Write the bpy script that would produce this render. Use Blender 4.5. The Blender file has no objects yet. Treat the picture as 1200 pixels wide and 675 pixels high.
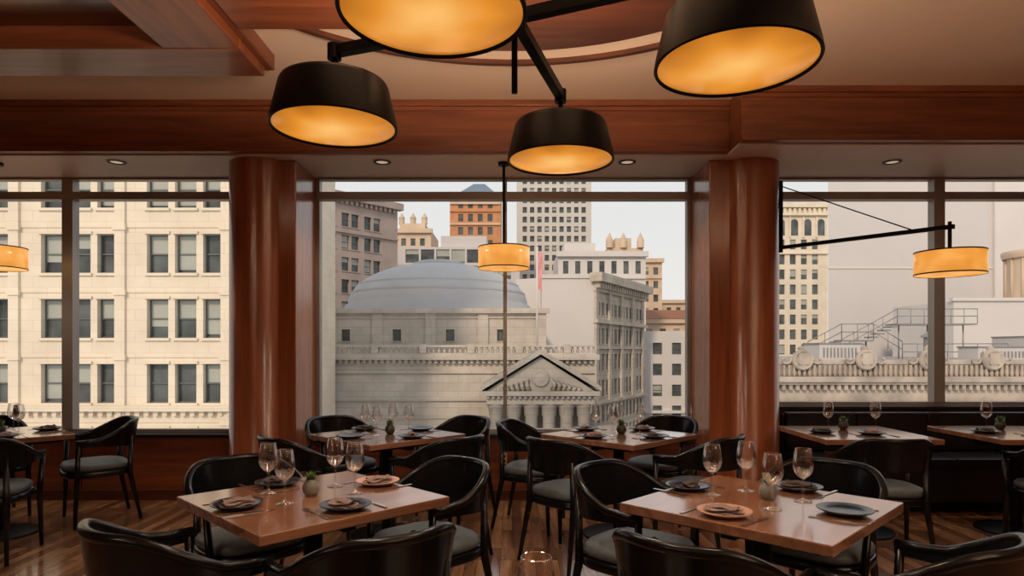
import bpy, math, random
from mathutils import Vector, Matrix
R = random.Random(7)
scene = bpy.context.scene
COL = scene.collection
pi = math.pi

# ------------------------------------------------------------------ materials
def newmat(name):
    m = bpy.data.materials.new(name); m.use_nodes = True
    return m, m.node_tree.nodes, m.node_tree.links, m.node_tree.nodes['Principled BSDF']

def plain(name, col, rough=.5, metal=0.0, var=.08, nscale=3.0, bump=0.0, coat=0.0, spec=.5):
    m, n, l, b = newmat(name)
    b.inputs['Roughness'].default_value = rough
    b.inputs['Metallic'].default_value = metal
    b.inputs['Coat Weight'].default_value = coat
    b.inputs['Specular IOR Level'].default_value = spec
    tc = n.new('ShaderNodeTexCoord'); no = n.new('ShaderNodeTexNoise')
    no.inputs['Scale'].default_value = nscale; no.inputs['Detail'].default_value = 5
    l.new(tc.outputs['Object'], no.inputs['Vector'])
    cr = n.new('ShaderNodeValToRGB')
    cr.color_ramp.elements[0].position = .3; cr.color_ramp.elements[1].position = .7
    cr.color_ramp.elements[0].color = tuple(c*(1-var) for c in col)+(1,)
    cr.color_ramp.elements[1].color = tuple(min(1, c*(1+var)) for c in col)+(1,)
    l.new(no.outputs['Fac'], cr.inputs['Fac']); l.new(cr.outputs['Color'], b.inputs['Base Color'])
    if bump:
        bp = n.new('ShaderNodeBump'); bp.inputs['Strength'].default_value = bump; bp.inputs['Distance'].default_value = .02
        l.new(no.outputs['Fac'], bp.inputs['Height']); l.new(bp.outputs['Normal'], b.inputs['Normal'])
    return m

def stone(name, col, bw=1.2, bh=.5, joint=.75, var=.07, ms=.025):
    m, n, l, b = newmat(name); b.inputs['Roughness'].default_value = .9
    tc = n.new('ShaderNodeTexCoord'); sp = n.new('ShaderNodeSeparateXYZ'); ad = n.new('ShaderNodeMath'); cb = n.new('ShaderNodeCombineXYZ')
    l.new(tc.outputs['Object'], sp.inputs[0]); l.new(sp.outputs['X'], ad.inputs[0]); l.new(sp.outputs['Y'], ad.inputs[1])
    l.new(ad.outputs[0], cb.inputs['X']); l.new(sp.outputs['Z'], cb.inputs['Y'])
    br = n.new('ShaderNodeTexBrick'); br.inputs['Scale'].default_value = 1; br.inputs['Brick Width'].default_value = bw
    br.inputs['Row Height'].default_value = bh; br.inputs['Mortar Size'].default_value = ms; br.inputs['Mortar Smooth'].default_value = .3
    br.inputs['Color1'].default_value = tuple(c*(1-var*.5) for c in col)+(1,); br.inputs['Color2'].default_value = tuple(c*(1+var*.5) for c in col)+(1,)
    br.inputs['Mortar'].default_value = tuple(c*joint for c in col)+(1,)
    l.new(cb.outputs[0], br.inputs['Vector'])
    no = n.new('ShaderNodeTexNoise'); no.inputs['Scale'].default_value = .35; no.inputs['Detail'].default_value = 8; no.inputs['Roughness'].default_value = .65
    l.new(tc.outputs['Object'], no.inputs['Vector'])
    cr = n.new('ShaderNodeValToRGB'); cr.color_ramp.elements[0].position = .35; cr.color_ramp.elements[1].position = .65
    k = 1-var*2.4; cr.color_ramp.elements[0].color = (k, k*.98, k*.96, 1); cr.color_ramp.elements[1].color = (1, 1, 1, 1)
    l.new(no.outputs['Fac'], cr.inputs['Fac'])
    mx = n.new('ShaderNodeMix'); mx.data_type = 'RGBA'; mx.blend_type = 'MULTIPLY'; mx.inputs[0].default_value = 1
    l.new(br.outputs['Color'], mx.inputs[6]); l.new(cr.outputs['Color'], mx.inputs[7]); l.new(mx.outputs[2], b.inputs['Base Color'])
    return m

def wood(name, dark, light, axis='X', rough=.3, coat=.3, scale=1.0):
    m, n, l, b = newmat(name)
    tc = n.new('ShaderNodeTexCoord'); mp = n.new('ShaderNodeMapping')
    s = {'X': (.7, 9, 9), 'Y': (9, .7, 9), 'Z': (9, 9, .6)}[axis]
    mp.inputs['Scale'].default_value = tuple(a*scale for a in s)
    no = n.new('ShaderNodeTexNoise'); no.inputs['Scale'].default_value = 1.6; no.inputs['Detail'].default_value = 8
    no.inputs['Roughness'].default_value = .6; no.inputs['Distortion'].default_value = .6
    cr = n.new('ShaderNodeValToRGB')
    cr.color_ramp.elements[0].position = .3; cr.color_ramp.elements[1].position = .72
    cr.color_ramp.elements[0].color = dark+(1,); cr.color_ramp.elements[1].color = light+(1,)
    l.new(tc.outputs['Object'], mp.inputs['Vector']); l.new(mp.outputs[0], no.inputs['Vector'])
    l.new(no.outputs['Fac'], cr.inputs['Fac']); l.new(cr.outputs['Color'], b.inputs['Base Color'])
    b.inputs['Roughness'].default_value = rough; b.inputs['Coat Weight'].default_value = coat
    b.inputs['Coat Roughness'].default_value = .12
    return m

WOOD_X = wood('cherry_wood_x', (.13, .036, .014), (.28, .086, .034), 'X', rough=.38, coat=.2)
WOOD_Y = wood('cherry_wood_y', (.13, .036, .014), (.28, .086, .034), 'Y', rough=.38, coat=.2)
WOOD_Z = wood('cherry_wood_z', (.20, .058, .023), (.35, .115, .045), 'Z', rough=.24, coat=.4)
WOOD_D = wood('dark_panel_wood', (.05, .015, .008), (.11, .034, .016), 'X')
TABLEW = wood('table_wood', (.16, .070, .036), (.36, .18, .10), 'X', rough=.17, coat=.8)
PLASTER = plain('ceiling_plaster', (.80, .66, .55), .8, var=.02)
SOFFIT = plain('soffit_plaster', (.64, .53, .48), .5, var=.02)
BLACK = plain('black_metal', (.004, .004, .004), .4, var=.1, spec=.12)
LACQ = plain('black_lacquer_wood', (.0045, .005, .006), .22, var=.2, nscale=12, spec=.28)
SEATF = plain('grey_leather_seat', (.080, .095, .098), .5, var=.15, nscale=30, spec=.4)
BENCH = plain('dark_leather', (.012, .011, .012), .4, var=.2, nscale=8, spec=.3)
ALU = plain('window_frame_metal', (.30, .29, .28), .4, metal=.3)
STEEL = plain('cutlery_steel', (.6, .58, .55), .2, metal=1.0)
PLATED = plain('dark_stoneware', (.016, .023, .036), .22, var=.3, nscale=20)
PLATES = plain('salmon_stoneware', (.50, .28, .20), .4, var=.1)
NAPK = plain('napkin_linen', (.23, .16, .14), .9, var=.15, nscale=60)
NAPD = plain('napkin_dark', (.07, .055, .05), .9, var=.15, nscale=60)
POT = plain('pot_ceramic', (.20, .19, .16), .5, var=.25, nscale=25)
POTD = plain('pot_dark', (.04, .035, .03), .5, var=.25, nscale=25)
LEAF = plain('leaf_green', (.10, .19, .04), .6, var=.4, nscale=30)
BRASS = plain('outlet_brass', (.75, .6, .35), .35, metal=.4)

def floor_mat():
    m, n, l, b = newmat('plank_floor')
    tc = n.new('ShaderNodeTexCoord'); mp = n.new('ShaderNodeMapping')
    mp.inputs['Rotation'].default_value = (0, 0, math.radians(90))
    br = n.new('ShaderNodeTexBrick'); br.inputs['Scale'].default_value = 1
    br.inputs['Brick Width'].default_value = .7; br.inputs['Row Height'].default_value = .075
    br.inputs['Mortar Size'].default_value = .0015; br.offset = .37
    br.inputs['Color1'].default_value = (.16, .07, .032, 1); br.inputs['Color2'].default_value = (.52, .28, .135, 1)
    br.inputs['Mortar'].default_value = (.04, .018, .008, 1)
    l.new(tc.outputs['Object'], mp.inputs['Vector']); l.new(mp.outputs[0], br.inputs['Vector'])
    no = n.new('ShaderNodeTexNoise'); no.inputs['Scale'].default_value = 2.2; no.inputs['Detail'].default_value = 7
    mp2 = n.new('ShaderNodeMapping'); mp2.inputs['Scale'].default_value = (12, 1, 1)
    l.new(tc.outputs['Object'], mp2.inputs['Vector']); l.new(mp2.outputs[0], no.inputs['Vector'])
    mx = n.new('ShaderNodeMix'); mx.data_type = 'RGBA'; mx.blend_type = 'MULTIPLY'; mx.inputs[0].default_value = .75
    cr = n.new('ShaderNodeValToRGB'); cr.color_ramp.elements[0].position = .3; cr.color_ramp.elements[1].position = .65
    cr.color_ramp.elements[0].color = (.45, .4, .36, 1); cr.color_ramp.elements[1].color = (1, 1, 1, 1)
    l.new(no.outputs['Fac'], cr.inputs['Fac'])
    l.new(br.outputs['Color'], mx.inputs[6]); l.new(cr.outputs['Color'], mx.inputs[7])
    l.new(mx.outputs[2], b.inputs['Base Color'])
    b.inputs['Roughness'].default_value = .22; b.inputs['Coat Weight'].default_value = .6; b.inputs['Coat Roughness'].default_value = .1
    return m
FLOORM = floor_mat()

def thin_glass(name, base=.04, edge=.5, tint=(1, 1, 1)):
    m = bpy.data.materials.new(name); m.use_nodes = True
    n = m.node_tree.nodes; l = m.node_tree.links; n.clear()
    o = n.new('ShaderNodeOutputMaterial'); mx = n.new('ShaderNodeMixShader')
    t = n.new('ShaderNodeBsdfTransparent'); g = n.new('ShaderNodeBsdfGlossy')
    t.inputs['Color'].default_value = tint+(1,)
    g.inputs['Roughness'].default_value = .02; g.inputs['Color'].default_value = (1, 1, 1, 1)
    lw = n.new('ShaderNodeLayerWeight'); lw.inputs['Blend'].default_value = .3
    mr = n.new('ShaderNodeMapRange'); mr.inputs['To Min'].default_value = base; mr.inputs['To Max'].default_value = edge
    l.new(lw.outputs['Facing'], mr.inputs['Value']); l.new(mr.outputs[0], mx.inputs[0])
    l.new(t.outputs[0], mx.inputs[1]); l.new(g.outputs[0], mx.inputs[2]); l.new(mx.outputs[0], o.inputs[0])
    return m
def clear_pane(name):
    m = bpy.data.materials.new(name); m.use_nodes = True
    n = m.node_tree.nodes; l = m.node_tree.links; n.clear()
    o = n.new('ShaderNodeOutputMaterial'); t = n.new('ShaderNodeBsdfTransparent'); t.inputs['Color'].default_value = (.98, .98, .97, 1)
    l.new(t.outputs[0], o.inputs[0]); return m
PANE = clear_pane('window_pane_glass')
WINEG = thin_glass('wine_glass_crystal', .03, .85, (.99, .99, .99))

def emis(name, col, s, col2=None, sc=4):
    m, n, l, b = newmat(name)
    b.inputs['Base Color'].default_value = (.5, .3, .12, 1); b.inputs['Roughness'].default_value = .25
    b.inputs['Emission Strength'].default_value = s
    if col2:
        tc = n.new('ShaderNodeTexCoord'); no = n.new('ShaderNodeTexNoise'); no.inputs['Scale'].default_value = sc; no.inputs['Detail'].default_value = 1
        cr = n.new('ShaderNodeValToRGB'); cr.color_ramp.elements[0].position = .3; cr.color_ramp.elements[1].position = .7
        cr.color_ramp.elements[0].color = col+(1,); cr.color_ramp.elements[1].color = col2+(1,)
        l.new(tc.outputs['Object'], no.inputs['Vector']); l.new(no.outputs['Fac'], cr.inputs['Fac']); l.new(cr.outputs['Color'], b.inputs['Emission Color'])
    else:
        b.inputs['Emission Color'].default_value = col+(1,)
    return m
def diffuser_mat():
    m, n, l, b = newmat('amber_diffuser')
    b.inputs['Base Color'].default_value = (.40, .18, .045, 1); b.inputs['Roughness'].default_value = .15
    tc = n.new('ShaderNodeTexCoord'); no = n.new('ShaderNodeTexNoise'); no.inputs['Scale'].default_value = 4.5; no.inputs['Detail'].default_value = 1
    l.new(tc.outputs['Object'], no.inputs['Vector'])
    ln = n.new('ShaderNodeVectorMath'); ln.operation = 'LENGTH'; l.new(tc.outputs['Object'], ln.inputs[0])
    mr = n.new('ShaderNodeMapRange'); mr.inputs['From Min'].default_value = .05; mr.inputs['From Max'].default_value = .27
    mr.inputs['To Min'].default_value = .78; mr.inputs['To Max'].default_value = .12
    l.new(ln.outputs['Value'], mr.inputs['Value'])
    ad = n.new('ShaderNodeMath'); ad.operation = 'MULTIPLY_ADD'; ad.inputs[1].default_value = .7
    sb = n.new('ShaderNodeMath'); sb.operation = 'SUBTRACT'; sb.inputs[1].default_value = .35
    l.new(no.outputs['Fac'], ad.inputs[0]); l.new(mr.outputs[0], sb.inputs[0]); l.new(sb.outputs[0], ad.inputs[2])
    cr = n.new('ShaderNodeValToRGB'); e = cr.color_ramp.elements
    e[0].position = .05; e[0].color = (.38, .12, .008, 1); e[1].position = .95; e[1].color = (1.0, .56, .16, 1)
    q = e.new(.45); q.color = (.78, .29, .03, 1)
    l.new(ad.outputs[0], cr.inputs['Fac']); l.new(cr.outputs['Color'], b.inputs['Emission Color']); b.inputs['Emission Strength'].default_value = .95
    return m
DIFF = diffuser_mat()
DRUM = emis('amber_drum_shade', (.80, .31, .04), .85, (1.0, .46, .11), 8)
CAN = emis('downlight_lens', (.8, .6, .4), .5)

# exterior
CREAM = stone('cream_limestone', (.82, .71, .57), 1.6, .6, .87, .05, .02)
TAUPE = plain('taupe_stone', (.42, .33, .29), .85, var=.12, nscale=.4)
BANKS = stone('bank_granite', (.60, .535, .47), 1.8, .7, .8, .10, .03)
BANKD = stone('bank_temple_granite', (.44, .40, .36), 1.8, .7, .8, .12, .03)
DOMEM = plain('dome_tile', (.50, .485, .48), .7, var=.05, nscale=.4)
WHITE = plain('white_render', (.68, .63, .60), .85, var=.04, nscale=.2)
GREYW = plain('grey_render', (.60, .56, .55), .85, var=.04, nscale=.15)
ORN = stone('ornate_stone', (.64, .56, .47), 1.5, .7, .8, .1, .04)
BRICK = plain('orange_brick', (.55, .25, .12), .85, var=.12, nscale=.5)
SLATE = plain('blue_slate', (.16, .22, .28), .6, var=.1)
TAN = plain('tan_stone', (.64, .49, .36), .85, var=.12, nscale=.3)
TOWERW = plain('tower_concrete', (.60, .56, .52), .85, var=.04, nscale=.2)
DGLASS = plain('dark_window_glass', (.09, .10, .10), .1, var=.6, nscale=.5)
BLIND = plain('window_blind', (.40, .41, .37), .7, var=.1, nscale=.4)
FRAMED = plain('window_sash', (.12, .13, .12), .5)
REDROOF = plain('red_tile_roof', (.30, .13, .07), .8, var=.15)
ROOFG = plain('roof_gravel', (.36, .34, .32), .9, var=.15, nscale=2)
PARA = plain('parapet_sandstone', (.42, .35, .295), .9, var=.28, nscale=1.2, bump=.4)
ASPH = plain('asphalt', (.12, .12, .12), .9)
FLAGR = plain('flag_fabric', (.75, .32, .32), .8)

# ------------------------------------------------------------------ builder
class MB:
    def __init__(s): s.v = []; s.f = []; s.m = []; s.sm = []; s.mats = []; s.M = Matrix.Identity(4)
    def mi(s, mat):
        if mat not in s.mats: s.mats.append(mat)
        return s.mats.index(mat)
    def add(s, vs, fs, mat, smooth=False):
        o = len(s.v); k = s.mi(mat)
        s.v += [tuple(s.M @ Vector(p)) for p in vs]
        for f in fs: s.f.append(tuple(i+o for i in f)); s.m.append(k); s.sm.append(smooth)
    def box(s, x0, y0, z0, x1, y1, z1, mat):
        x0, x1 = sorted((x0, x1)); y0, y1 = sorted((y0, y1)); z0, z1 = sorted((z0, z1))
        s.add([(x0,y0,z0),(x1,y0,z0),(x1,y1,z0),(x0,y1,z0),(x0,y0,z1),(x1,y0,z1),(x1,y1,z1),(x0,y1,z1)],
              [(3,2,1,0),(4,5,6,7),(0,1,5,4),(1,2,6,5),(2,3,7,6),(3,0,4,7)], mat)
    def lathe(s, prof, c, mat, seg=32, smooth=True, a0=0, a1=2*pi):
        full = abs(a1-a0-2*pi) < 1e-6
        n = seg if full else seg+1
        vs = []
        for (r, z) in prof:
            for i in range(n):
                a = a0+(a1-a0)*i/seg
                vs.append((c[0]+r*math.cos(a), c[1]+r*math.sin(a), c[2]+z))
        fs = []
        for j in range(len(prof)-1):
            for i in range(seg):
                i2 = (i+1) % n
                fs.append((j*n+i, j*n+i2, (j+1)*n+i2, (j+1)*n+i))
        s.add(vs, fs, mat, smooth)
    def cyl(s, c, r, z0, z1, mat, seg=24, smooth=True):
        s.lathe([(0, z0), (r, z0)], c, mat, seg, False); s.lathe([(r, z0), (r, z1)], c, mat, seg, smooth); s.lathe([(r, z1), (0, z1)], c, mat, seg, False)
    def tube(s, pts, rad, mat, seg=8, sq=False):
        P = [Vector(p) for p in pts]
        if not isinstance(rad, (list, tuple)): rad = [rad]*len(P)
        vs = []; fs = []
        for i, p in enumerate(P):
            d = (P[min(i+1, len(P)-1)]-P[max(i-1, 0)]).normalized()
            up = Vector((0, 0, 1)) if abs(d.z) < .95 else Vector((0, 1, 0))
            a = d.cross(up).normalized(); b = a.cross(d).normalized()
            for k in range(seg):
                t = 2*pi*(k+(.5 if sq else 0))/seg
                vs.append(tuple(p+(a*math.cos(t)+b*math.sin(t))*rad[i]))
        for i in range(len(P)-1):
            for k in range(seg):
                fs.append((i*seg+k, i*seg+(k+1) % seg, (i+1)*seg+(k+1) % seg, (i+1)*seg+k))
        fs.append(tuple(range(seg))[::-1]); fs.append(tuple((len(P)-1)*seg+k for k in range(seg)))
        s.add(vs, fs, mat, not sq)
    def prism(s, poly, z0, z1, mat):
        n = len(poly)
        vs = [(x, y, z0) for x, y in poly]+[(x, y, z1) for x, y in poly]
        fs = [tuple(range(n))[::-1], tuple(range(n, 2*n))]+[(i, (i+1) % n, n+(i+1) % n, n+i) for i in range(n)]
        s.add(vs, fs, mat)
    def mesh(s, name):
        me = bpy.data.meshes.new(name); me.from_pydata(s.v, [], s.f)
        for m in s.mats: me.materials.append(m)
        me.polygons.foreach_set('material_index', s.m); me.polygons.foreach_set('use_smooth', s.sm)
        me.update(); return me
    def obj(s, name, bevel=0, parent=None, loc=None):
        o = bpy.data.objects.new(name, s.mesh(name)); COL.objects.link(o)
        if bevel:
            b = o.modifiers.new('bevel', 'BEVEL'); b.width = bevel; b.segments = 2; b.limit_method = 'ANGLE'
        if parent: o.parent = parent
        if loc: o.location = loc
        return o

def inst(name, me, loc, rot=0, parent=None):
    o = bpy.data.objects.new(name, me); o.location = loc; o.rotation_euler = (0, 0, rot); COL.objects.link(o)
    if parent: o.parent = parent
    return o
def bx(name, a, mat, bevel=0):
    m = MB(); m.box(*a, mat); return m.obj(name, bevel)

# ------------------------------------------------------------------ room shell
XL, XR, YB = -7.0, 7.0, -3.5
ZC, ZS = 3.42, 3.0
bx('floor', (XL, YB, -.12, XR, 6.1, 0), FLOORM)
bx('wall_left', (XL-.15, YB, 0, XL, 6.1, 3.7), WOOD_Z)
bx('wall_right', (XR, YB, 0, XR+.15, 6.1, 3.7), WOOD_Z)
bx('wall_back', (XL, YB-.15, 0, XR, YB, 3.7), WOOD_Z)
bx('ceiling', (XL-.15, YB-.15, ZC, XR+.15, 6.3, 3.75), PLASTER)

def low_wall(name, x0, x1, ztop, mat):
    m = MB()
    m.box(x0, 5.9, 0, x1, 6.1, ztop-.03, mat)
    m.box(x0, 5.86, ztop-.03, x1, 6.06, ztop, BENCH)
    n = int((x1-x0)/1.3)
    for i in range(n+1):
        x = x0+(x1-x0)*i/n
        m.box(x-.004, 5.897, .1, x+.004, 5.9, ztop-.06, BENCH)
    m.box(x0, 5.893, ztop-.075, x1, 5.9, ztop-.03, mat)
    return m.obj(name)
low_wall('wall_front', XL, 2.1, .605, WOOD_X)
low_wall('wall_front_right', 2.1, XR, .86, WOOD_D)
bx('baseboard_front', (XL, 5.87, 0, 2.1, 5.9, .09), WOOD_D)

def beam(name, x0, x1, yf):
    m = MB()
    m.box(x0, yf, ZS, x1, 6.15, ZC, WOOD_X)
    m.box(x0, yf-.03, ZC-.05, x1, yf, ZC, WOOD_X)
    m.box(x0, yf-.015, ZC-.085, x1, yf, ZC-.05, WOOD_X)
    m.box(x0, yf-.02, ZS, x1, yf, ZS+.045, WOOD_X)
    return m.obj(name, .004)
beam('header_beam', XL, 1.78, 5.24)
beam('header_beam', 1.78, XR, 4.96)
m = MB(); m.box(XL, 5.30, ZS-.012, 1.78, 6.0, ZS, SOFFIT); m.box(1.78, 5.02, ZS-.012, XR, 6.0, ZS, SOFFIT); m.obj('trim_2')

def pier(x0, x1):
    m = MB(); m.box(x0, 5.42, 0, x1, 5.965, ZS-.012, WOOD_Z); m.obj('window_pier', .01)
pier(-2.18, -1.83); pier(1.67, 2.045)
m = MB(); m.box(-2.44, 5.97, 0.6, -1.83, 6.1, ZS-.012, WOOD_Z); m.box(1.67, 5.97, .86, 2.33, 6.1, ZS-.012, WOOD_Z); m.obj('trim_1')
for cx in (-2.18, 2.045):
    m = MB()
    m.lathe([(.285, 0), (.285, .1), (.272, .12), (.272, 2.93), (.272, ZS-.012)], (cx, 5.6, 0), WOOD_Z, 64)
    m.obj('round_wood_column')

def window(name, x0, x1, z0, mull):
    m = MB(); y0, y1 = 5.97, 6.05; f = .035
    z1 = ZS-.012
    m.box(x0, y0, z0, x0+f, y1, z1, ALU); m.box(x1-f, y0, z0, x1, y1, z1, ALU)
    m.box(x0+f, y0, z0, x1-f, y1, z0+f, ALU); m.box(x0+f, y0, z1-.02, x1-f, y1, z1, ALU)
    zt = 2.815
    m.box(x0+f, y0-.02, zt-.035, x1-f, y1, zt+.035, ALU)
    for mx, w in mull: m.box(mx-w/2, y0-.015, z0+f, mx+w/2, y1, z1-.02, ALU)
    m.add([(x0, 6.01, z0), (x1, 6.01, z0), (x1, 6.01, z1), (x0, 6.01, z1)], [(0, 1, 2, 3)], PANE)
    return m.obj(name)
window('window_1', XL, -2.44, .605, [(-4.14, .1)])
window('window_2', -1.83, 1.67, .605, [(-.065, .035)])
window('window_3', 2.33, XR, .86, [(3.98, .1)])

m = MB(); z0 = 3.25
m.box(XL, 3.97, z0, -1.69, 4.38, ZC, WOOD_X)
m.box(-2.17, YB, z0, -1.69, 3.97, ZC, WOOD_Y)
m.box(XL, 2.2, z0, -2.17, 2.6, ZC, WOOD_X)
m.box(-4.6, YB, z0, -4.15, 3.97, ZC, WOOD_Y)
m.box(XL, YB, ZC-.03, -1.75, 4.3, ZC, WOOD_D)
m.box(XL, 4.38, z0+.06, -1.66, 4.43, ZC, WOOD_X)
m.box(-1.69, YB, z0+.06, -1.64, 4.43, ZC, WOOD_Y)
m.obj('ceiling_coffer', .01)
m = MB(); m.box(-1.64, 3.45, 3.3, -.6, 3.84, ZC, WOOD_X); m.obj('ceiling_beam', .008)
m = MB()
def ringarc(r0, r1, z0, z1, mat, seg=96):
    m.lathe([(r0, z0), (r1, z0), (r1, z1)], (0, 2.45, 0), mat, seg, False)
    m.lathe([(r0, z1), (r0, z0)], (0, 2.45, 0), mat, seg, False)
ringarc(1.98, 2.02, 3.36, ZC, WOOD_D); ringarc(.95, 1.75, 3.34, ZC, WOOD_D); ringarc(1.75, 1.98, 3.39, ZC, PLASTER)
m.obj('ceiling_ring_moulding')

# ------------------------------------------------------------------ lights helpers
def spot(name, loc, power, col, deg, up=False, rad=.1, parent=None, blend=.6):
    d = bpy.data.lights.new(name, 'SPOT'); d.energy = power; d.color = col; d.shadow_soft_size = rad
    d.spot_size = math.radians(deg); d.spot_blend = blend
    o = bpy.data.objects.new(name, d); o.location = loc; o.rotation_euler = (pi, 0, 0) if up else (0, 0, 0); COL.objects.link(o)
    if parent: o.parent = parent
    return o
AMB = (1.0, .68, .44)
WARM = (1.0, .82, .64)

for x in (-3.38, -1.11, .985, 3.25, -5.6, 5.4):
    m = MB()
    m.lathe([(.075, -.006), (.055, -.01), (.05, -.002)], (x, 5.47, ZS-.012), BLACK, 24)
    m.lathe([(.05, -.003), (0, -.003)], (x, 5.47, ZS-.012), CAN, 24)
    o = m.obj('recessed_downlight')
    spot('downlight_beam', (x, 5.47, ZS-.03), 36, WARM, 120, rad=.04, parent=o)
m = MB(); m.box(-.105, 5.885, .33, -.045, 5.9, .43, BRASS); m.box(-.09, 5.883, .345, -.06, 5.885, .372, BLACK); m.box(-.09, 5.883, .388, -.06, 5.885, .415, BLACK); m.obj('wall_outlet')

# ------------------------------------------------------------------ chandelier
def chandelier(hub, lamps, name='chandelier', k=1.0, ups=None):
    e = bpy.data.objects.new(name, None); COL.objects.link(e)
    hx, hy = hub
    m = MB()
    m.tube([(hx, hy, 2.39), (hx, hy, ZC)], .012, BLACK)
    m.cyl((hx, hy, 0), .09, ZC-.03, ZC, BLACK)
    m.cyl((hx, hy, 0), .045, 2.63, 2.75, BLACK)
    for (x, y) in lamps:
        m.tube([(hx, hy, 2.69), (x, y, 2.69)], .030, BLACK, 4, sq=True)
        m.tube([(x, y, 2.50), (x, y, 2.71)], .012, BLACK)
        m.cyl((x, y, 0), .03, 2.655, 2.72, BLACK)
    m.obj('frame', parent=e)
    for i, (x, y) in enumerate(lamps):
        s = MB()
        s.lathe([(.275, 0), (.270, .03), (.236, .175), (.228, .19), (.05, .195)], (x, y, 2.355), BLACK, 64)
        s.lathe([(.262, .01), (.228, .175), (.05, .185)], (x, y, 2.355), BLACK, 64)
        s.lathe([(.275, 0), (.272, -.006), (.262, .0)], (x, y, 2.355), BLACK, 64)
        s.obj('shade', parent=e)
        g = MB(); g.lathe([(.264, .004), (.2, -.012), (.1, -.02), (0, -.022)], (0, 0, 0), DIFF, 64); g.obj('diffuser', parent=e, loc=(x, y, 2.355))
        spot('lamp_downlight', (x, y, 2.32), 36*k, WARM, 165, False, .16, e)
        spot('ceiling_fill_spot', (x, y, 2.76), (ups[i] if ups else 55*k), AMB, 174, True, .12, e, .2)  # upward fill spot floating above the shade, added to brighten the ceiling
chandelier((.01, 2.52), [(-.78, 2.81), (.25, 3.3), (.766, 2.19), (-.23, 1.86)], ups=[60, 60, 50, 25])
chandelier((-3.2, -.6), [(-3.9, -.3), (-3.0, .2), (-2.5, -.9), (-3.4, -1.3)], k=1.3)  # unseen, behind the camera: added to light chair and table fronts
chandelier((3.2, -.6), [(2.5, -.3), (3.4, .2), (3.9, -.9), (3.0, -1.3)], k=1.3)  # second unseen fixture behind the camera, added for the same fill light

def drum(m, x, y, z, r=.22, h=.09):
    m.lathe([(r-.005, -h), (r, -h), (r, h), (r-.005, h), (r-.005, -h)], (x, y, z), DRUM, 48)
    m.lathe([(r-.005, -h+.005), (0, -h+.005)], (x, y, z), DRUM, 48, False)
    m.lathe([(r+.002, -h-.003), (r+.002, -h+.006)], (x, y, z), BLACK, 48); m.lathe([(r+.002, h-.006), (r+.002, h+.003)], (x, y, z), BLACK, 48)
    m.tube([(x-r+.005, y, z+h-.005), (x+r-.005, y, z+h-.005)], .006, BLACK); m.tube([(x, y-r+.005, z+h-.005), (x, y+r-.005, z+h-.005)], .006, BLACK)
for x in (-.07, -4.43):
    m = MB(); drum(m, x, 5.5, 2.17)
    m.tube([(x, 5.5, 2.25), (x, 5.5, ZS-.012)], .012, BLACK); m.cyl((x, 5.5, 0), .05, ZS-.035, ZS-.012, BLACK)
    o = m.obj('pendant_drum_lamp'); spot('pendant_downlight', (x, 5.5, 2.06), 8, AMB, 150, False, .1, o)
m = MB(); drum(m, 2.9, 4.24, 1.955, .205, .075)
m.tube([(2.262, 5.39, 2.24), (2.9, 4.20, 2.19)], .02, BLACK, 4, sq=True)
m.tube([(2.262, 5.39, 2.76), (2.78, 4.44, 2.21)], .005, BLACK, 6)
m.tube([(2.9, 4.24, 2.03), (2.9, 4.24, 2.23)], .012, BLACK)
m.tube([(2.262, 5.385, 2.2), (2.262, 5.385, 2.8)], .018, BLACK)
o = m.obj('arm_drum_lamp'); spot('arm_lamp_downlight', (2.9, 4.24, 1.86), 8, AMB, 150, False, .1, o)

# ------------------------------------------------------------------ banquette
m = MB()
m.box(2.45, 5.35, .10, XR, 5.84, .40, BENCH)
m.box(2.45, 5.80, .10, XR, 5.855, .80, BENCH)
m.box(2.45, 5.45, 0, XR, 5.80, .10, BLACK)
x = 2.46
while x < XR-.6:
    m.box(x, 5.33, .40, x+.62, 5.80, .47, BENCH); m.box(x, 5.72, .48, x+.62, 5.80, .82, BENCH); x += .63
m.obj('banquette_bench', .012)

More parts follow.
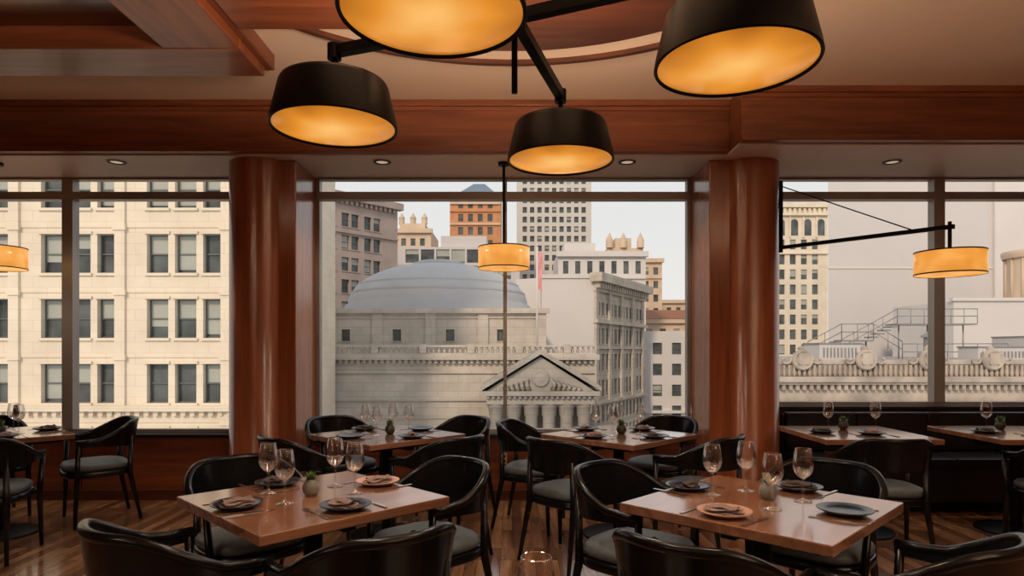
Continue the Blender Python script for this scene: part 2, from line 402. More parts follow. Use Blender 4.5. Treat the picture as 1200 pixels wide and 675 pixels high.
# ------------------------------------------------------------------ chair mesh (faces +Y)
def chair_mesh():
    m = MB()
    def outline(sx, sy, n=32, p=3.2, cy=.0):
        r = []
        for i in range(n):
            a = 2*pi*i/n; c, s_ = math.cos(a), math.sin(a)
            r.append((sx*math.copysign(abs(c)**(2/p), c), cy+sy*math.copysign(abs(s_)**(2/p), s_)))
        return r
    def stack(layers, mat):
        vs = []; n = 32
        for (sx, sy, z) in layers: vs += [(a, b, z) for a, b in outline(sx, sy)]
        fs = []
        for j in range(len(layers)-1):
            for i in range(n): fs.append((j*n+i, j*n+(i+1) % n, (j+1)*n+(i+1) % n, (j+1)*n+i))
        fs.append(tuple(range(n))[::-1]); fs.append(tuple((len(layers)-1)*n+i for i in range(n)))
        m.add(vs, fs, mat, True)
    stack([(.235, .225, .375), (.245, .235, .385), (.245, .235, .42), (.235, .225, .425)], LACQ)
    stack([(.225, .215, .425), (.238, .228, .437), (.240, .230, .455), (.225, .215, .475), (.17, .16, .487), (.08, .08, .49)], SEATF)
    path = [(-.275, .17)]
    path += [(-.275, .08)]
    for i in range(0, 25):
        a = pi+pi*i/24; path.append((.275*math.cos(a), .265*math.sin(a)))
    path += [(.275, .08), (.275, .17)]
    N = len(path); vs = []
    for i, (x, y) in enumerate(path):
        t = abs(i-(N-1)/2)/((N-1)/2)
        e = max(0, (t-.25)/.75); e = e*e*(3-2*e)
        top = .80-.14*e; h = .20-.165*e
        lean = 1+.10*(1-e)
        th = .014
        r = math.hypot(x, y) or 1; nx, ny = x/r, y/r
        if y > 0: nx, ny = math.copysign(1, x), 0
        for (dz, off, ln) in [(0, th, 1), (0, -th, 1), (-h, -th*.9, 0), (-h, th*.9, 0)]:
            L = lean if ln else 1
            vs.append((x*L+nx*off, (y*L+ny*off) if y < 0 else y, top+dz))
    for k in range(4):
        a_, b_ = k, (k+1) % 4
        sub = []
        for i in range(N): sub += [vs[i*4+a_], vs[i*4+b_]]
        m.add(sub, [(2*i, 2*i+1, 2*i+3, 2*i+2) for i in range(N-1)], LACQ, True)
    m.add([vs[j] for j in (0, 1, 2, 3)], [(0, 1, 2, 3)], LACQ); m.add([vs[(N-1)*4+j] for j in (3, 2, 1, 0)], [(0, 1, 2, 3)], LACQ)
    tp = []; tr = []
    for i in range(N):
        v = [Vector(vs[i*4]), Vector(vs[i*4+1])]; tp.append((v[0]+v[1])/2); tr.append(.019)
    m.tube(tp, tr, LACQ, 8)
    for sx in (-1, 1):
        m.tube([(sx*.262, .175, .0), (sx*.255, .16, .38), (sx*.275, .155, .645)], [.013, .02, .016], LACQ, 8)
        m.tube([(sx*.215, -.285, .0), (sx*.19, -.21, .38), (sx*.185, -.215, .68)], [.013, .021, .016], LACQ, 8)
        m.tube([(sx*.25, .15, .395), (sx*.19, -.2, .395)], .016, LACQ, 6)
    m.tube([(-.25, .165, .395), (.25, .165, .395)], .016, LACQ, 6)
    m.tube([(-.19, -.21, .395), (.19, -.21, .395)], .016, LACQ, 6)
    return m.mesh('dining_chair')
CH = chair_mesh()
def chair(x, y, tx, ty, jit=0):
    a = math.atan2(ty-y, tx-x)-pi/2+math.radians(jit)
    inst('dining_chair', CH, (x, y, 0), a)

# ------------------------------------------------------------------ tables
def table_mesh(s):
    m = MB(); h = s/2
    m.box(-h, -h, .712, h, h, .75, TABLEW)
    m.box(-h+.06, -h+.06, .69, h-.06, h-.06, .712, LACQ)
    m.cyl((0, 0, 0), .04, .03, .69, BLACK)
    m.lathe([(.0, .03), (.06, .035), (.24, .018), (.27, .012), (.275, 0), (0, 0)], (0, 0, 0), BLACK, 40)
    m.box(-.3, -.03, .66, .3, .03, .69, BLACK); m.box(-.03, -.3, .66, .03, .3, .69, BLACK)
    return m.mesh('dining_table')
TM = table_mesh(.83)
def table(x, y, rot=pi/4):
    o = inst('dining_table', TM, (x, y, 0), rot)
    b = o.modifiers.new('bevel', 'BEVEL'); b.width = .004; b.segments = 2; b.limit_method = 'ANGLE'
    return o

def glass_mesh():
    m = MB()
    m.lathe([(0, .0), (.035, .0), (.036, .002), (.02, .005), (.006, .012), (.0045, .03), (.0042, .085), (.006, .095), (.02, .103), (.034, .120), (.041, .142), (.041, .158), (.037, .185), (.031, .218), (.030, .22), (.0295, .218), (.0355, .185), (.0395, .158), (.0395, .142), (.033, .122), (.018, .105), (0, .1)], (0, 0, 0), WINEG, 32)
    return m.mesh('wine_glass')
GM = glass_mesh()
def plate_mesh(mat, nap):
    m = MB()
    m.lathe([(0, 0), (.055, 0), (.075, .006), (.1, .018), (.102, .021), (.099, .022), (.072, .011), (.05, .007), (0, .007)], (0, 0, 0), mat, 40)
    if nap:
        for k, (w, d, z, a) in enumerate([(.075, .035, .008, .1), (.068, .030, .019, .25), (.055, .022, .028, -.05)]):
            vs = []; fs = []; n = 9
            for j in range(5):
                for i in range(n):
                    u = -1+2*i/(n-1); v = -1+2*j/4
                    x = w*u; y = d*v
                    xx = x*math.cos(a)-y*math.sin(a); yy = x*math.sin(a)+y*math.cos(a)
                    vs.append((xx, yy, z+.010*(1-v*v)+.003*math.sin(5*u+k)+.002*math.cos(7*v)))
            for j in range(4):
                for i in range(n-1): fs.append((j*n+i, j*n+i+1, (j+1)*n+i+1, (j+1)*n+i))
            m.add(vs, fs, nap, True)
    return m.mesh('plate')
PM = [plate_mesh(PLATED, NAPK), plate_mesh(PLATES, NAPK), plate_mesh(PLATED, None), plate_mesh(PLATED, NAPD)]
def cutlery_meshes():
    k = MB(); k.box(-.006, -.10, 0, .006, -.01, .004, STEEL); k.prism([(-.007, -.01), (.009, -.01), (.010, .08), (.002, .11), (-.005, .1)], 0.0005, .002, STEEL)
    f = MB(); f.prism([(-.007, -.1), (.007, -.1), (.003, 0), (.003, .05), (.011, .065), (.011, .07), (-.011, .07), (-.011, .065), (-.003, .05), (-.003, 0)], 0, .003, STEEL)
    for i in range(4): f.box(-.011+i*.0065, .07, .0005, -.0085+i*.0065, .105, .003, STEEL)
    return k.mesh('table_knife'), f.mesh('dinner_fork')
KM, FM = cutlery_meshes()
def plant_mesh(pot, rr=1.0):
    m = MB()
    m.lathe([(0, 0), (.022, 0), (.034, .015), (.038, .035), (.032, .055), (.022, .066), (.022, .07), (.016, .07), (.014, .05), (0, .05)], (0, 0, 0), pot, 24)
    rr_ = random.Random(3)
    for i in range(46):
        a = rr_.uniform(0, 2*pi); el = rr_.uniform(.1, 1.45); L = rr_.uniform(.022, .04)*rr
        d = Vector((math.cos(a)*math.cos(el), math.sin(a)*math.cos(el), math.sin(el)))
        b = Vector((0, 0, .065)); t = b+d*L; side = d.cross(Vector((0, 0, 1))).normalized()*.008
        mid = b+d*L*.6
        m.add([tuple(b), tuple(mid+side), tuple(t), tuple(mid-side)], [(0, 1, 2, 3)], LEAF)
    return m.mesh('potted_succulent')
PLm = plant_mesh(POT, 1.1); PLd = plant_mesh(POTD, 1.4)
ZT = .7505
GL = []
def glass(x, y): GL.append(Vector((x, y))); inst('wine_glass', GM, (x, y, ZT), R.uniform(0, 6))
def plate(x, y, k, a=0): inst('plate', PM[k], (x, y, ZT), a)
def clear(p, d):
    for g in GL:
        t = max(-.1, min(.11, (g-p).dot(d)))
        if (p+d*t-g).length < .052: return False
    return True
def setting(cx, cy, px, py):
    d = Vector((cx-px, cy-py)).normalized(); s_ = Vector((d.y, -d.x)); a = math.atan2(d.y, d.x)-pi/2
    p = Vector((px, py))
    for me, nm, sg in ((KM, 'table_knife', 1), (FM, 'dinner_fork', -1)):
        for back in (0, .03, .06, .09, .12):
            q = p+s_*sg*.125-d*back
            if clear(q, d): inst(nm, me, (q.x, q.y, ZT), a); break

TL = (-.855, 2.75); table(*TL)
for g in [(-1.07, 2.81), (-.93, 2.62), (-.815, 2.95), (-.69, 2.81)]: glass(*g)
for (x, y, k, a) in [(-1.10, 2.56, 0, .8), (-.66, 2.54, 0, -.7), (-.63, 3.0, 1, .7), (-1.09, 2.98, 3, -.7)]:
    plate(x, y, k, a); setting(*TL, x, y)
inst('potted_succulent', PLm, (-.87, 2.77, ZT))
chair(-1.15, 2.24, -.75, 2.78); chair(-.50, 2.19, -.93, 2.75); chair(-.42, 3.14, -.85, 2.75); chair(-1.30, 3.2, -.85, 2.75)
TR = (1.03, 2.64); table(*TR)
for g in [(.87, 2.78), (1.045, 2.86), (1.03, 2.53), (1.21, 2.66)]: glass(*g)
for (x, y, k, a) in [(.80, 2.90, 3, .8), (.81, 2.44, 1, -.7), (1.28, 2.46, 2, .7), (1.29, 2.88, 3, -.7)]:
    plate(x, y, k, a); setting(*TR, x, y)
inst('potted_succulent', PLm, (1.08, 2.70, ZT))
chair(.64, 2.10, 1.05, 2.6); chair(1.30, 2.08, .93, 2.6); chair(.60, 3.02, 1.03, 2.64); chair(1.46, 3.08, 1.03, 2.64)
table(.05, .98); glass(.048, 1.27); glass(-.12, .95); plate(.2, .95, 0)
def back_table(tx, ty, offs):
    table(tx, ty)
    for (dx, dy) in ((-.17, .02), (-.06, -.10), (.02, .13), (.16, .0)): glass(tx+dx, ty+dy)
    for (dx, dy) in ((-.22, -.22), (.22, -.22), (.22, .22), (-.22, .22)):
        plate(tx+dx, ty+dy, R.choice([2, 3, 0]), R.uniform(0, 3)); setting(tx, ty, tx+dx, ty+dy)
    inst('potted_succulent', PLd, (tx+.02, ty, ZT))
    for (dx, dy, j) in offs: chair(tx+dx, ty+dy, tx, ty, j)
back_table(-.935, 4.80, [(-.46, -.46, 0), (.44, -.46, 5), (.45, .47, 0), (-.45, .47, 0)])
back_table(.80, 4.80, [(-.40, -.55, -10), (.46, -.44, 0), (.42, .48, 0), (-.62, .25, 5)])
back_table(-3.86, 4.80, [(.34, -.52, -14), (.46, .42, 0), (-.46, .46, 0), (-.5, -.45, 0)])
for tx in (2.62, 3.86, 5.1):
    table(tx, 4.90, 0)
    glass(tx-.14, 5.02); glass(tx+.22, 5.0); inst('potted_succulent', PLd, (tx, 5.06, ZT))
    plate(tx-.27, 4.86, 3); plate(tx+.05, 4.76, 0, .4); setting(tx+.05, 5.0, tx+.05, 4.72)
    chair(tx-.14, 4.32, tx-.08, 5.0)

# ------------------------------------------------------------------ exterior
class Fac:
    """facade helper: o start point, u along-wall unit vector, inward distance d"""
    def __init__(s, mb, o, u):
        s.m = mb; s.o = Vector(o); s.u = Vector(u).normalized(); s.n = Vector((s.u.y, -s.u.x))
    def P(s, U, z, d): q = s.o+s.u*U-s.n*d; return (q.x, q.y, z)
    def quad(s, U0, U1, z0, z1, d, mat): s.m.add([s.P(U0, z0, d), s.P(U1, z0, d), s.P(U1, z1, d), s.P(U0, z1, d)], [(0, 1, 2, 3)], mat)
    def box(s, U0, U1, z0, z1, d0, d1, mat):
        vs = [s.P(U0, z0, d0), s.P(U1, z0, d0), s.P(U1, z0, d1), s.P(U0, z0, d1), s.P(U0, z1, d0), s.P(U1, z1, d0), s.P(U1, z1, d1), s.P(U0, z1, d1)]
        s.m.add(vs, [(3,2,1,0),(4,5,6,7),(0,1,5,4),(1,2,6,5),(2,3,7,6),(3,0,4,7)], mat)
    def grid(s, W, z0, z1, cols, rows, mat, rec=.3, sash=True, blind=.5, sill=True, gl=None):
        rows = sorted(rows); cols = sorted(cols); z = z0; gl = gl or DGLASS
        for (a, b) in rows:
            s.quad(0, W, z, a, 0, mat); u = 0
            for (c, d) in cols:
                s.quad(u, c, a, b, 0, mat); u = d
                s.m.add([s.P(c, a, 0), s.P(c, a, rec), s.P(c, b, rec), s.P(c, b, 0)], [(0, 1, 2, 3)], mat)
                s.m.add([s.P(d, a, rec), s.P(d, a, 0), s.P(d, b, 0), s.P(d, b, rec)], [(0, 1, 2, 3)], mat)
                s.m.add([s.P(c, b, 0), s.P(c, b, rec), s.P(d, b, rec), s.P(d, b, 0)], [(0, 1, 2, 3)], mat)
                s.m.add([s.P(c, a, 0), s.P(d, a, 0), s.P(d, a, rec), s.P(c, a, rec)], [(0, 1, 2, 3)], mat)
                s.quad(c, d, a, b, rec, gl)
                w = d-c; h = b-a
                if blind and R.random() < blind:
                    hb = R.choice([.35, .5, .5, .7, .9]); s.quad(c, d, b-h*hb, b, rec-.03, BLIND)
                if sash:
                    t = w*.06
                    s.box(c, c+t, a, b, rec-.1, rec, FRAMED); s.box(d-t, d, a, b, rec-.1, rec, FRAMED)
                    s.box(c+t, d-t, b-t, b, rec-.1, rec, FRAMED); s.box(c+t, d-t, a, a+t, rec-.1, rec, FRAMED)
                    s.box(c+t, d-t, a+h*.5-t/2, a+h*.5+t/2, rec-.1, rec, FRAMED)
                if sill: s.box(c-.08*w, d+.08*w, a-.07*h, a, -.12, rec*.5, mat)
            s.quad(u, W, a, b, 0, mat); z = b
        s.quad(0, W, z, z1, 0, mat)
    def body(s, W, z0, z1, D, mat):
        s.m.add([s.P(0, z0, 0), s.P(0, z0, D), s.P(0, z1, D), s.P(0, z1, 0)], [(0, 1, 2, 3)], mat)
        s.m.add([s.P(W, z0, 0), s.P(W, z0, D), s.P(W, z1, D), s.P(W, z1, 0)], [(3, 2, 1, 0)], mat)
        s.m.add([s.P(0, z0, D), s.P(W, z0, D), s.P(W, z1, D), s.P(0, z1, D)], [(3, 2, 1, 0)], mat)
        s.m.add([s.P(0, z1, 0), s.P(W, z1, 0), s.P(W, z1, D), s.P(0, z1, D)], [(0, 1, 2, 3)], mat)
    def dentils(s, U0, U1, z0, z1, d0, step, mat):
        u = U0
        while u < U1-step*.5: s.box(u, u+step*.5, z0, z1, d0, 0, mat); u += step
ZG = -25
m = MB(); F = Fac(m, (-45, 35), (1, 0)); W = 30.5
cols = []; g = -19.97+45
k = g
while k > 1: k -= 5.79
while k+5 < W:
    if k > 0:
        for j in range(3): cols.append((k+j*1.54, k+j*1.54+1.17))
    k += 5.79
rows = [(5.58+3.55*i, 7.77+3.55*i-.06) for i in range(-7, 5)]
rows = [(a, b) for a, b in rows if a > ZG+2]
F.grid(W, ZG, 26, cols, rows, CREAM, rec=.4, blind=.55)
F.body(W, ZG, 26, 17.5, CREAM)
for (a, b) in rows:
    F.box(0, W, b+.35, b+.47, -.06, 0, CREAM)
F.box(0, W, -1.95, -1.65, -.45, 0, CREAM); F.dentils(0, W, -2.2, -1.95, -.25, .5, CREAM)
k = g-.95
while k > 0: k -= 5.79
while k < W:
    if k > 0:
        F.box(k-.75, k-.2, ZG, 26, -.14, 0, CREAM)
        for a, b in rows: F.box(k-.82, k-.13, b+.2, b+.5, -.22, 0, CREAM)
    k += 5.79
for c0, c1 in cols:
    for a, b in rows: F.box(c0-.1, c1+.1, b, b+.16, -.1, 0, CREAM)
m.obj('limestone_office_building')

m = MB(); F = Fac(m, (-34.8, 88), (9.52, 10.5)); W = 23.7
cols = []; u = .8
while u+3.4 < W: cols += [(u, u+1.35), (u+1.75, u+3.1)]; u += 4.1
F.grid(W, ZG, 25.2, cols, [(20.3-3.4*i, 22.4-3.4*i) for i in range(12)], TAUPE, rec=.4, blind=.3)
F.body(W, ZG, 25.2, 16, TAUPE)
F.box(-.6, W+.6, 24.3, 25.4, -.9, .2, TAUPE); F.dentils(0, W, 23.7, 24.3, -.5, .9, TAUPE); F.box(0, W, 19.3, 19.6, -.3, 0, TAUPE)
m.obj('taupe_office_building')

# --- domed bank
m = MB()
F = Fac(m, (-24, 54), (1, 0)); W = 31.0
F.grid(W, ZG, 1.0, [], [], BANKS); F.body(W, ZG, 1.0, 31, BANKS)
F.box(-.3, W+.3, .55, 1.0, -.7, .3, BANKS); F.dentils(0, W, .25, .55, -.4, .5, BANKS)
F.box(0, W, -.6, -.35, -.2, 0, BANKS); F.box(0, W, -2.9, -2.6, -.25, 0, BANKS); F.box(0, W, -4.4, -4.25, -.15, 0, BANKS)
F.box(0, W, 1.0, 1.12, -.25, .25, BANKS); F.box(0, W, 1.62, 1.78, -.25, .25, BANKS)
u = .3
while u < W:
    p = F.P(u, 0, 0)
    if int(u/.45) % 9 == 0: F.box(u-.3, u+.3, 1.12, 1.85, -.3, .3, BANKS)
    else: m.lathe([(.09, 1.12), (.15, 1.28), (.07, 1.5), (.11, 1.62)], (p[0], p[1], 0), BANKS, 6)
    u += .45
G = Fac(m, (-17.4, 60), (1, 0)); Wd = 20.6
G.grid(Wd, 1, 5.2, [(1.4, 2.2), (6.2, 7.0), (11.2, 12.0), (16.0, 16.8)], [(2.2, 3.3)], BANKS, rec=.4, blind=0, sash=False)
G.body(Wd, 1, 5.2, 24, BANKS)
G.box(-.3, Wd+.3, 4.8, 5.25, -.5, .2, BANKS); G.box(-.1, Wd+.1, 4.35, 4.5, -.15, 0, BANKS); G.box(0, Wd, 1.0, 1.9, -.3, 0, BANKS)
for u in (0, 4.3, 9.3, 14.2, 19.6): G.box(u, u+1.0, 1.9, 4.8, -.2, 0, BANKS)
prof = [(10.9, 4.9), (10.9, 5.5), (10.55, 5.55), (10.55, 5.85), (10.25, 5.9), (10.25, 6.2), (9.95, 6.25)]
for i in range(1, 22):
    a = (pi/2)*i/22*.96
    prof.append((9.95*math.cos(a)**.95, 6.25+4.75*math.sin(a)))
m.lathe(prof, (-8.2, 72, 0), DOMEM, 96)
zt = prof[-1][1]
m.lathe([(2.9, zt-.35), (2.9, zt+.1), (2.6, zt+.15), (2.3, zt+.3), (0, zt+.5)], (-8.2, 72, 0), DOMEM, 40)
for k_ in (10, 13): m.lathe([(prof[k_][0]+.10, prof[k_][1]-.08), (prof[k_][0]+.08, prof[k_][1]+.08)], (-8.2, 72, 0), DOMEM, 72)
x0, x1, zb, za = -1.9, 6.2, -1.7, 1.05
xc = (x0+x1)/2; yf = 48
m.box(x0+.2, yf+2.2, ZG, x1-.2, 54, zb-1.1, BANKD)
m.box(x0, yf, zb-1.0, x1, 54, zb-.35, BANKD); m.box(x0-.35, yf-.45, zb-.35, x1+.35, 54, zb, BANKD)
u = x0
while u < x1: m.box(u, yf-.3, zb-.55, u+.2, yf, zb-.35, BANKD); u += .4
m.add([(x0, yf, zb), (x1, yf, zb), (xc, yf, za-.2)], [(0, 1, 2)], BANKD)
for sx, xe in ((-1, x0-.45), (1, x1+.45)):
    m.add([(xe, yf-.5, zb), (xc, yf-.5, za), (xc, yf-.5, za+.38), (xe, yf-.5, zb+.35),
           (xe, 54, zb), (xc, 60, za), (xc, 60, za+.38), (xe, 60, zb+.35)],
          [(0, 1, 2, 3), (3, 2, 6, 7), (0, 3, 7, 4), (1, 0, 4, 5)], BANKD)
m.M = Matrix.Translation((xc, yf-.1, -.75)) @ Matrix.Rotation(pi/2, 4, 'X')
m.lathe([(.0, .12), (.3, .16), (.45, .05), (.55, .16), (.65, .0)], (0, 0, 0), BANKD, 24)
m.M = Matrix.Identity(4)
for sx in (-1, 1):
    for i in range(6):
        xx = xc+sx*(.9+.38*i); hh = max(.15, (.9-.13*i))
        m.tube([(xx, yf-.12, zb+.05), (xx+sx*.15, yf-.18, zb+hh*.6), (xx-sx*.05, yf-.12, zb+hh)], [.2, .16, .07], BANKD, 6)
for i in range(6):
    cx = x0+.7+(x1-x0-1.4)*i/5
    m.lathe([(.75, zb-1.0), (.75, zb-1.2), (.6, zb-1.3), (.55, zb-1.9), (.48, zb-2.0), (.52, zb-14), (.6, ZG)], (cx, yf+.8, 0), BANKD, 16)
m.obj('domed_bank_building')

m = MB(); m.tube([(2.2, 56, 1.01), (2.2, 56, 10.4)], .09, WHITE); m.lathe([(0, 10.4), (.16, 10.55), (0, 10.7)], (2.2, 56, 0), WHITE, 10)
vs = []
for i in range(8):
    for j in range(4): vs.append((2.25+.13*j+.05*math.sin(i), 56+.08*math.sin(i*1.7+j*1.5), 10.1-.48*i-.1*j))
m.add(vs, [(i*4+j, i*4+j+1, (i+1)*4+j+1, (i+1)*4+j) for i in range(7) for j in range(3)], FLAGR); m.obj('flagpole')

m = MB()
m.box(4.0, 86, ZG, 11.1, 104, 11.0, WHITE)
m.box(3.7, 85.8, 11.0, 11.1, 86.2, 11.5, WHITE)
F = Fac(m, (11.1, 86), (10.7, 19.5)); W = 22.2
cols = [(1.1+5.1*i+j*1.7, 1.1+5.1*i+j*1.7+1.0) for i in range(4) for j in range(3)]
F.grid(W, ZG, 11.5, cols, [(6.2, 7.9), (2.2, 4.4), (-1.4, .8), (-5.0, -2.8), (-8.6, -6.4), (-12, -9.8)], ORN, rec=.4, blind=.5)
F.body(W, ZG, 11.5, 12, WHITE)
F.box(-.9, W+.5, 10.5, 11.7, -1.4, .3, ORN); F.dentils(-.3, W, 9.7, 10.5, -.9, 1.0, ORN); F.box(-.4, W, 9.3, 9.7, -.4, 0, ORN)
F.box(-.4, W, 5.0, 5.5, -.6, 0, ORN); F.box(-.3, W, -6, -5.6, -.5, 0, ORN); F.box(0, W, 1.5, 1.8, -.3, 0, ORN)
for i in range(5): F.box(-.2+5.15*i, .7+5.15*i, -5.6, 9.3, -.35, 0, ORN)
m.obj('ornate_corner_building')

def tower(x0, x1, y, top, mat, cw, pw, rh, ph, mtop=2, depth=15, sash=False, cornice=True, blind=.2, z0=ZG, u=(1, 0), rec=.3, lim=40):
    m = MB(); F = Fac(m, (x0, y), u); W = x1-x0
    n = max(1, int((W-.6)/pw)); off = (W-(n*pw-(pw-cw)))/2
    cols = [(off+i*pw, off+i*pw+cw) for i in range(n)]
    rows = []; z = top-mtop-rh
    while z > z0+1 and len(rows) < lim: rows.append((z, z+rh)); z -= ph
    F.grid(W, z0, top, cols, rows, mat, rec=rec, sash=sash, blind=blind, sill=False)
    F.body(W, z0, top, depth, mat)
    if cornice: F.box(-.4, W+.4, top-.8, top+.2, -.8, .3, mat); F.box(0, W, top-mtop-rh-1.0, top-mtop-rh-.7, -.4, 0, mat)
    return m, F
m, F = tower(-16.5, -2.95, 170, 43, BRICK, 1.3, 2.6, 2.0, 3.5, lim=14)
m.add([(-14.8, 171, 43), (-4, 171, 43), (-4, 184, 43), (-14.8, 184, 43), (-10.5, 176, 47), (-7.5, 176, 47)], [(0, 1, 5, 4), (1, 2, 5), (2, 3, 4, 5), (3, 0, 4)], SLATE)
F.box(0, 13.5, 34.5, 35, -.5, 0, TAN); F.box(0, 13.5, 40, 41, -.5, 0, TAN); m.obj('brick_apartment_building')
m, F = tower(1.6, 24.8, 200, 56.5, TOWERW, 1.35, 2.3, 1.8, 3.0, cornice=False, mtop=1.5, lim=22, blind=.25, rec=.6)
m.obj('concrete_office_tower')
m, F = tower(-27.4, -19.0, 150, 29.5, TAN, 1.1, 2.2, 1.7, 3.1, lim=10)
m.box(-26.5, 151, 29.5, -20.5, 158, 31.2, TAN)
for x in (-26.2, -23.5, -20.8): m.cyl((x, 152, 0), .7, 31.2, 32.6, TAN, 10); m.lathe([(.8, 32.6), (0, 34)], (x, 152, 0), TAN, 10)
m.obj('tan_turreted_building')
m, F = tower(-22.5, 1.5, 125, 21.5, GREYW, 2.6, 3.0, 2.6, 3.2, lim=8, cornice=False, mtop=.5, blind=.5)
m.box(-14, 126, 21.5, -5, 135, 23.8, GREYW); m.obj('glazed_loft_building')
m, F = tower(8.8, 25.5, 122, 19.9, WHITE, 1.0, 2.3, 2.4, 4.2, lim=5, mtop=1.6, blind=0)
m.box(10, 123, 19.9, 16, 129, 21.9, WHITE); m.obj('white_hotel_building')
m, F = tower(22.4, 37.5, 160, 24, TAN, 1.2, 2.4, 1.8, 3.4, lim=10)
m.box(24, 161, 24, 33, 168, 27, TAN); m.box(26, 161, 27, 30, 167, 29.5, TAN)
for x in (24.5, 28, 32.3): m.lathe([(.9, 27), (.9, 29), (0, 31)], (x, 161, 0), TAN, 10)
m.obj('tan_castle_building')
m, F = tower(22.9, 37, 110, 4.6, WHITE, 1.6, 3.3, 2.0, 3.6, lim=7, sash=True, cornice=False, blind=.2, depth=10)
m.box(22.9, 109.6, -9.5, 37, 110, -9.0, WHITE); m.obj('white_walkup_building')
m, F = tower(27, 48, 140, 8.0, TAN, 1.3, 3, 1.8, 3.6, lim=4)
m.add([(26.5, 139, 8.2), (49, 139, 8.2), (49, 150, 8.2), (26.5, 150, 8.2), (29, 145, 10.4), (46, 145, 10.4)], [(0, 1, 5, 4), (1, 2, 5), (2, 3, 4, 5), (3, 0, 4)], REDROOF)
m.obj('red_roof_building')
m, F = tower(36, 60, 190, 16, TAN, 1.3, 2.8, 1.8, 3.4, lim=4); m.obj('hillside_apartment_building')
m, F = tower(50, 64.1, 130, 31, CREAM, 1.2, 2.25, 2.0, 3.05, lim=9, mtop=7.2, blind=.3)
for i in range(5):
    c = 1.2+2.7*i
    F.box(c, c+1.5, 24.6, 27.2, -.05, 0, DGLASS)
    n = 10; vs = [F.P(c+.75+.75*math.cos(pi*i_/n), 27.2+.75*math.sin(pi*i_/n), -.05) for i_ in range(n+1)]
    m.add(vs, [tuple(range(n+1))], DGLASS)
    F.box(c-.35, c-.05, 24.2, 28.4, -.3, 0, CREAM)
F.box(-.3, 14.4, 28.6, 29.1, -.6, 0, CREAM); F.dentils(0, 14, 29.1, 30.1, -.5, 1.0, CREAM)
m.obj('cream_arcaded_tower')
m = MB(); m.prism([(31.6, 64), (75, 64), (75, 84), (43.5, 84)], ZG, 22, GREYW); m.box(48, 63.6, ZG, 75, 64, 22, WHITE); m.box(31.6, 63.9, 9.5, 75, 64, 9.65, WHITE); m.obj('blank_party_wall_building')
m = MB(); m.box(34.5, 50, .76, 50, 58, 5.2, WHITE); m.box(34.3, 49.8, 5.2, 50, 50.2, 5.45, WHITE); m.obj('rooftop_penthouse')
m = MB(); m.cyl((44.6, 54, 0), 2.4, 5.22, 9.4, TAN, 40); m.lathe([(2.6, 9.1), (2.7, 9.4), (2.7, 9.7), (0, 9.8)], (44.6, 54, 0), TAN, 40)
for i in range(16):
    a = 2*pi*i/16; m.tube([(44.6+2.42*math.cos(a), 54+2.42*math.sin(a), 5.3), (44.6+2.42*math.cos(a), 54+2.42*math.sin(a), 9.1)], .12, TAN, 6)
m.obj('rooftop_turret')
m = MB()
m.prism([(9, 28), (62, 28), (62, 63), (19.5, 63)], ZG, .75, ROOFG)
F = Fac(m, (9, 28), (1, 0)); W = 50
F.box(0, W, ZG, .75, -.05, 0, PARA)
F.box(0, W, .75, .95, -.1, .5, PARA)
F.box(0, W, .0, .22, -.55, 0, PARA); F.box(0, W, -.12, 0, -.4, 0, PARA); F.dentils(0, W, -.35, -.12, -.3, .3, PARA)
F.box(0, W, -1.05, -.85, -.25, 0, PARA); F.dentils(0, W, -1.5, -1.05, -.15, .6, PARA)
F.box(0, W, -1.7, -1.55, -.35, 0, PARA)
u = .2
while u < W:
    m.lathe([(.05, .22), (.09, .36), (.05, .55), (.08, .72)], (9+u, 27.85, 0), PARA, 6); u += .22
for i in range(14):
    cx = 12.6+2.75*i
    m.M = Matrix.Translation((cx, 27.75, .95)) @ Matrix.Rotation(pi/2, 4, 'X')
    m.lathe([(0, .12), (.22, .14), (.3, .05), (.36, .15), (.42, .15), (.46, 0)], (0, 0, 0), PARA, 20)
    m.M = Matrix.Identity(4)
    for sx in (-1, 1):
        pts = []; rad = []
        for k_ in range(14):
            a = k_/13*1.6*pi; r = .26*(1-k_/17)
            pts.append((cx+sx*(.72+r*math.cos(a+pi*.9)), 27.8, .78+.18+r*math.sin(a+pi*.9)*.9)); rad.append(.07*(1-k_/20))
        m.tube(pts, rad, PARA, 6)
    m.box(cx-.22, 27.6, .75, cx+.22, 28.2, 1.25, PARA)
    m.lathe([(.2, 1.25), (.1, 1.32), (.16, 1.45), (0, 1.6)], (cx, 27.9, 0), PARA, 10)
m.obj('ornate_parapet_building')
m = MB()
def rail(x0, x1, y, z, h=1.0, z2=None):
    z2 = z if z2 is None else z2
    n = max(2, int(abs(x1-x0)/.9))
    for k_ in (.5, 1.0): m.tube([(x0, y, z+h*k_), (x1, y, z2+h*k_)], .03, ALU, 5)
    for i in range(n+1):
        t = i/n; m.tube([(x0+(x1-x0)*t, y, z+(z2-z)*t), (x0+(x1-x0)*t, y, z+(z2-z)*t+h)], .025, ALU, 5)
rail(18.5, 20.6, 40, .9, 1, 2.0); rail(20.6, 22.6, 40, 2.0); rail(22.6, 24.4, 40, 2.0, 1, .9); rail(24.4, 31, 40, .76)
rail(22.5, 26.5, 44, 1.0, 1, 3.2); rail(26.5, 32, 44, 3.2)
for i in range(6): m.box(18.5+i*.35, 40, .9+i*.18, 18.85+i*.35, 40.9, 1.0+i*.18, ALU)
m.box(20.6, 40, 1.9, 22.6, 41, 2.0, ALU)
for i in range(9): m.box(22.5+i*.45, 44, 1+i*.24, 22.95+i*.45, 45, 1.1+i*.24, ALU)
m.box(26.5, 44, 3.1, 32, 45.5, 3.2, ALU)
for x in (27, 29, 31.5): m.tube([(x, 44.7, .76), (x, 44.7, 3.1)], .05, ALU, 5)
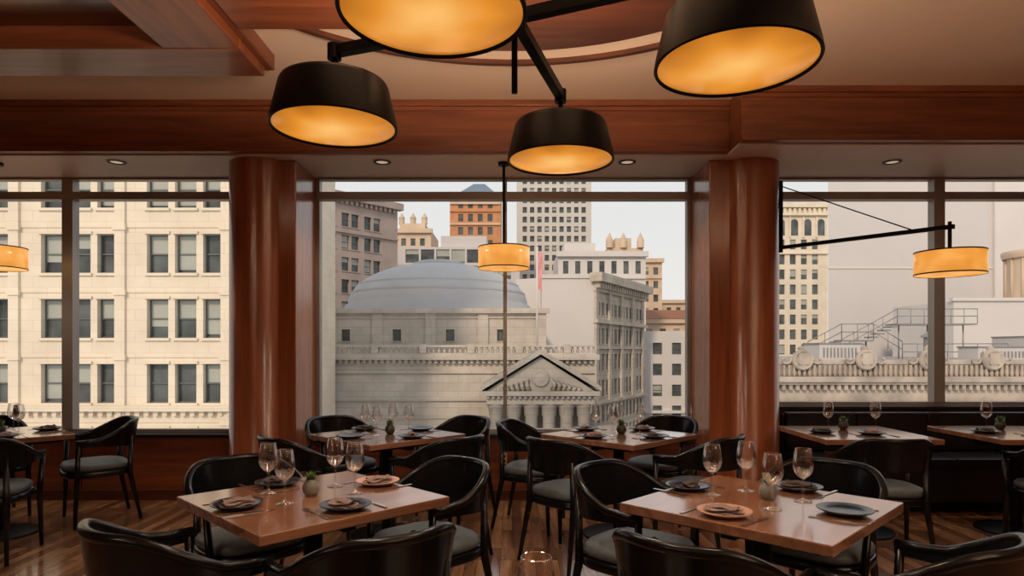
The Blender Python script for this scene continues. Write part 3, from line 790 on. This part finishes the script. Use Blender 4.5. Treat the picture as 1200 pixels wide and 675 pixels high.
m.tube([(20.8, 40.5, .76), (20.8, 40.5, 1.9)], .05, ALU, 5); m.tube([(22.4, 40.5, .76), (22.4, 40.5, 1.9)], .05, ALU, 5)
m.obj('rooftop_stair_railing')
for b in ((17.3, 36, 19.6, 38, 1.7), (25.5, 35, 28.5, 36.6, 1.5), (33, 41, 36, 44, 2.2)):
    m = MB(); m.box(b[0], b[1], .76, b[2], b[3], b[4], GREYW); m.box(b[0]-.05, b[1]-.05, b[4], b[2]+.05, b[3]+.05, b[4]+.08, ALU)
    xx = b[0]+.2
    while xx < b[2]-.2: m.box(xx, b[1]-.03, .95, xx+.08, b[1], b[4]-.2, ALU); xx += .2
    m.obj('rooftop_hvac_unit')
m = MB(); m.cyl((24.2, 37, 0), .35, .76, 2.1, ALU, 14); m.lathe([(.5, 2.1), (.5, 2.2), (0, 2.5)], (24.2, 37, 0), ALU, 14); m.obj('rooftop_vent')
bx('street_ground', (-300, 8, ZG-.5, 300, 420, ZG), ASPH)

# ------------------------------------------------------------------ world + sun
w = bpy.data.worlds.new('sky'); scene.world = w; w.use_nodes = True
n = w.node_tree.nodes; l = w.node_tree.links; bg = n['Background']
tc = n.new('ShaderNodeTexCoord'); sp = n.new('ShaderNodeSeparateXYZ'); cr = n.new('ShaderNodeValToRGB')
cr.color_ramp.elements[0].position = 0; cr.color_ramp.elements[0].color = (.88, .86, .83, 1)
cr.color_ramp.elements[1].position = .7; cr.color_ramp.elements[1].color = (.66, .71, .78, 1)
l.new(tc.outputs['Generated'], sp.inputs[0]); l.new(sp.outputs['Z'], cr.inputs['Fac']); l.new(cr.outputs['Color'], bg.inputs['Color'])
bg.inputs['Strength'].default_value = 1.0
sd = bpy.data.lights.new('sun', 'SUN'); sd.energy = 1.9; sd.color = (1, .80, .58); sd.angle = math.radians(6)
so = bpy.data.objects.new('sun', sd); COL.objects.link(so)
so.rotation_euler = Vector((.36, .85, -.52)).to_track_quat('-Z', 'Y').to_euler()

# ------------------------------------------------------------------ camera
cd = bpy.data.cameras.new('camera'); co = bpy.data.objects.new('camera', cd); COL.objects.link(co)
cd.sensor_width = 36; cd.lens = 36*750/1200; cd.shift_y = (410-337.5)/1200
cd.clip_start = .05; cd.clip_end = 1000
co.location = (0, 0, 1.38); co.rotation_euler = (pi/2, 0, 0)
scene.camera = co
scene.view_settings.view_transform = 'Standard'
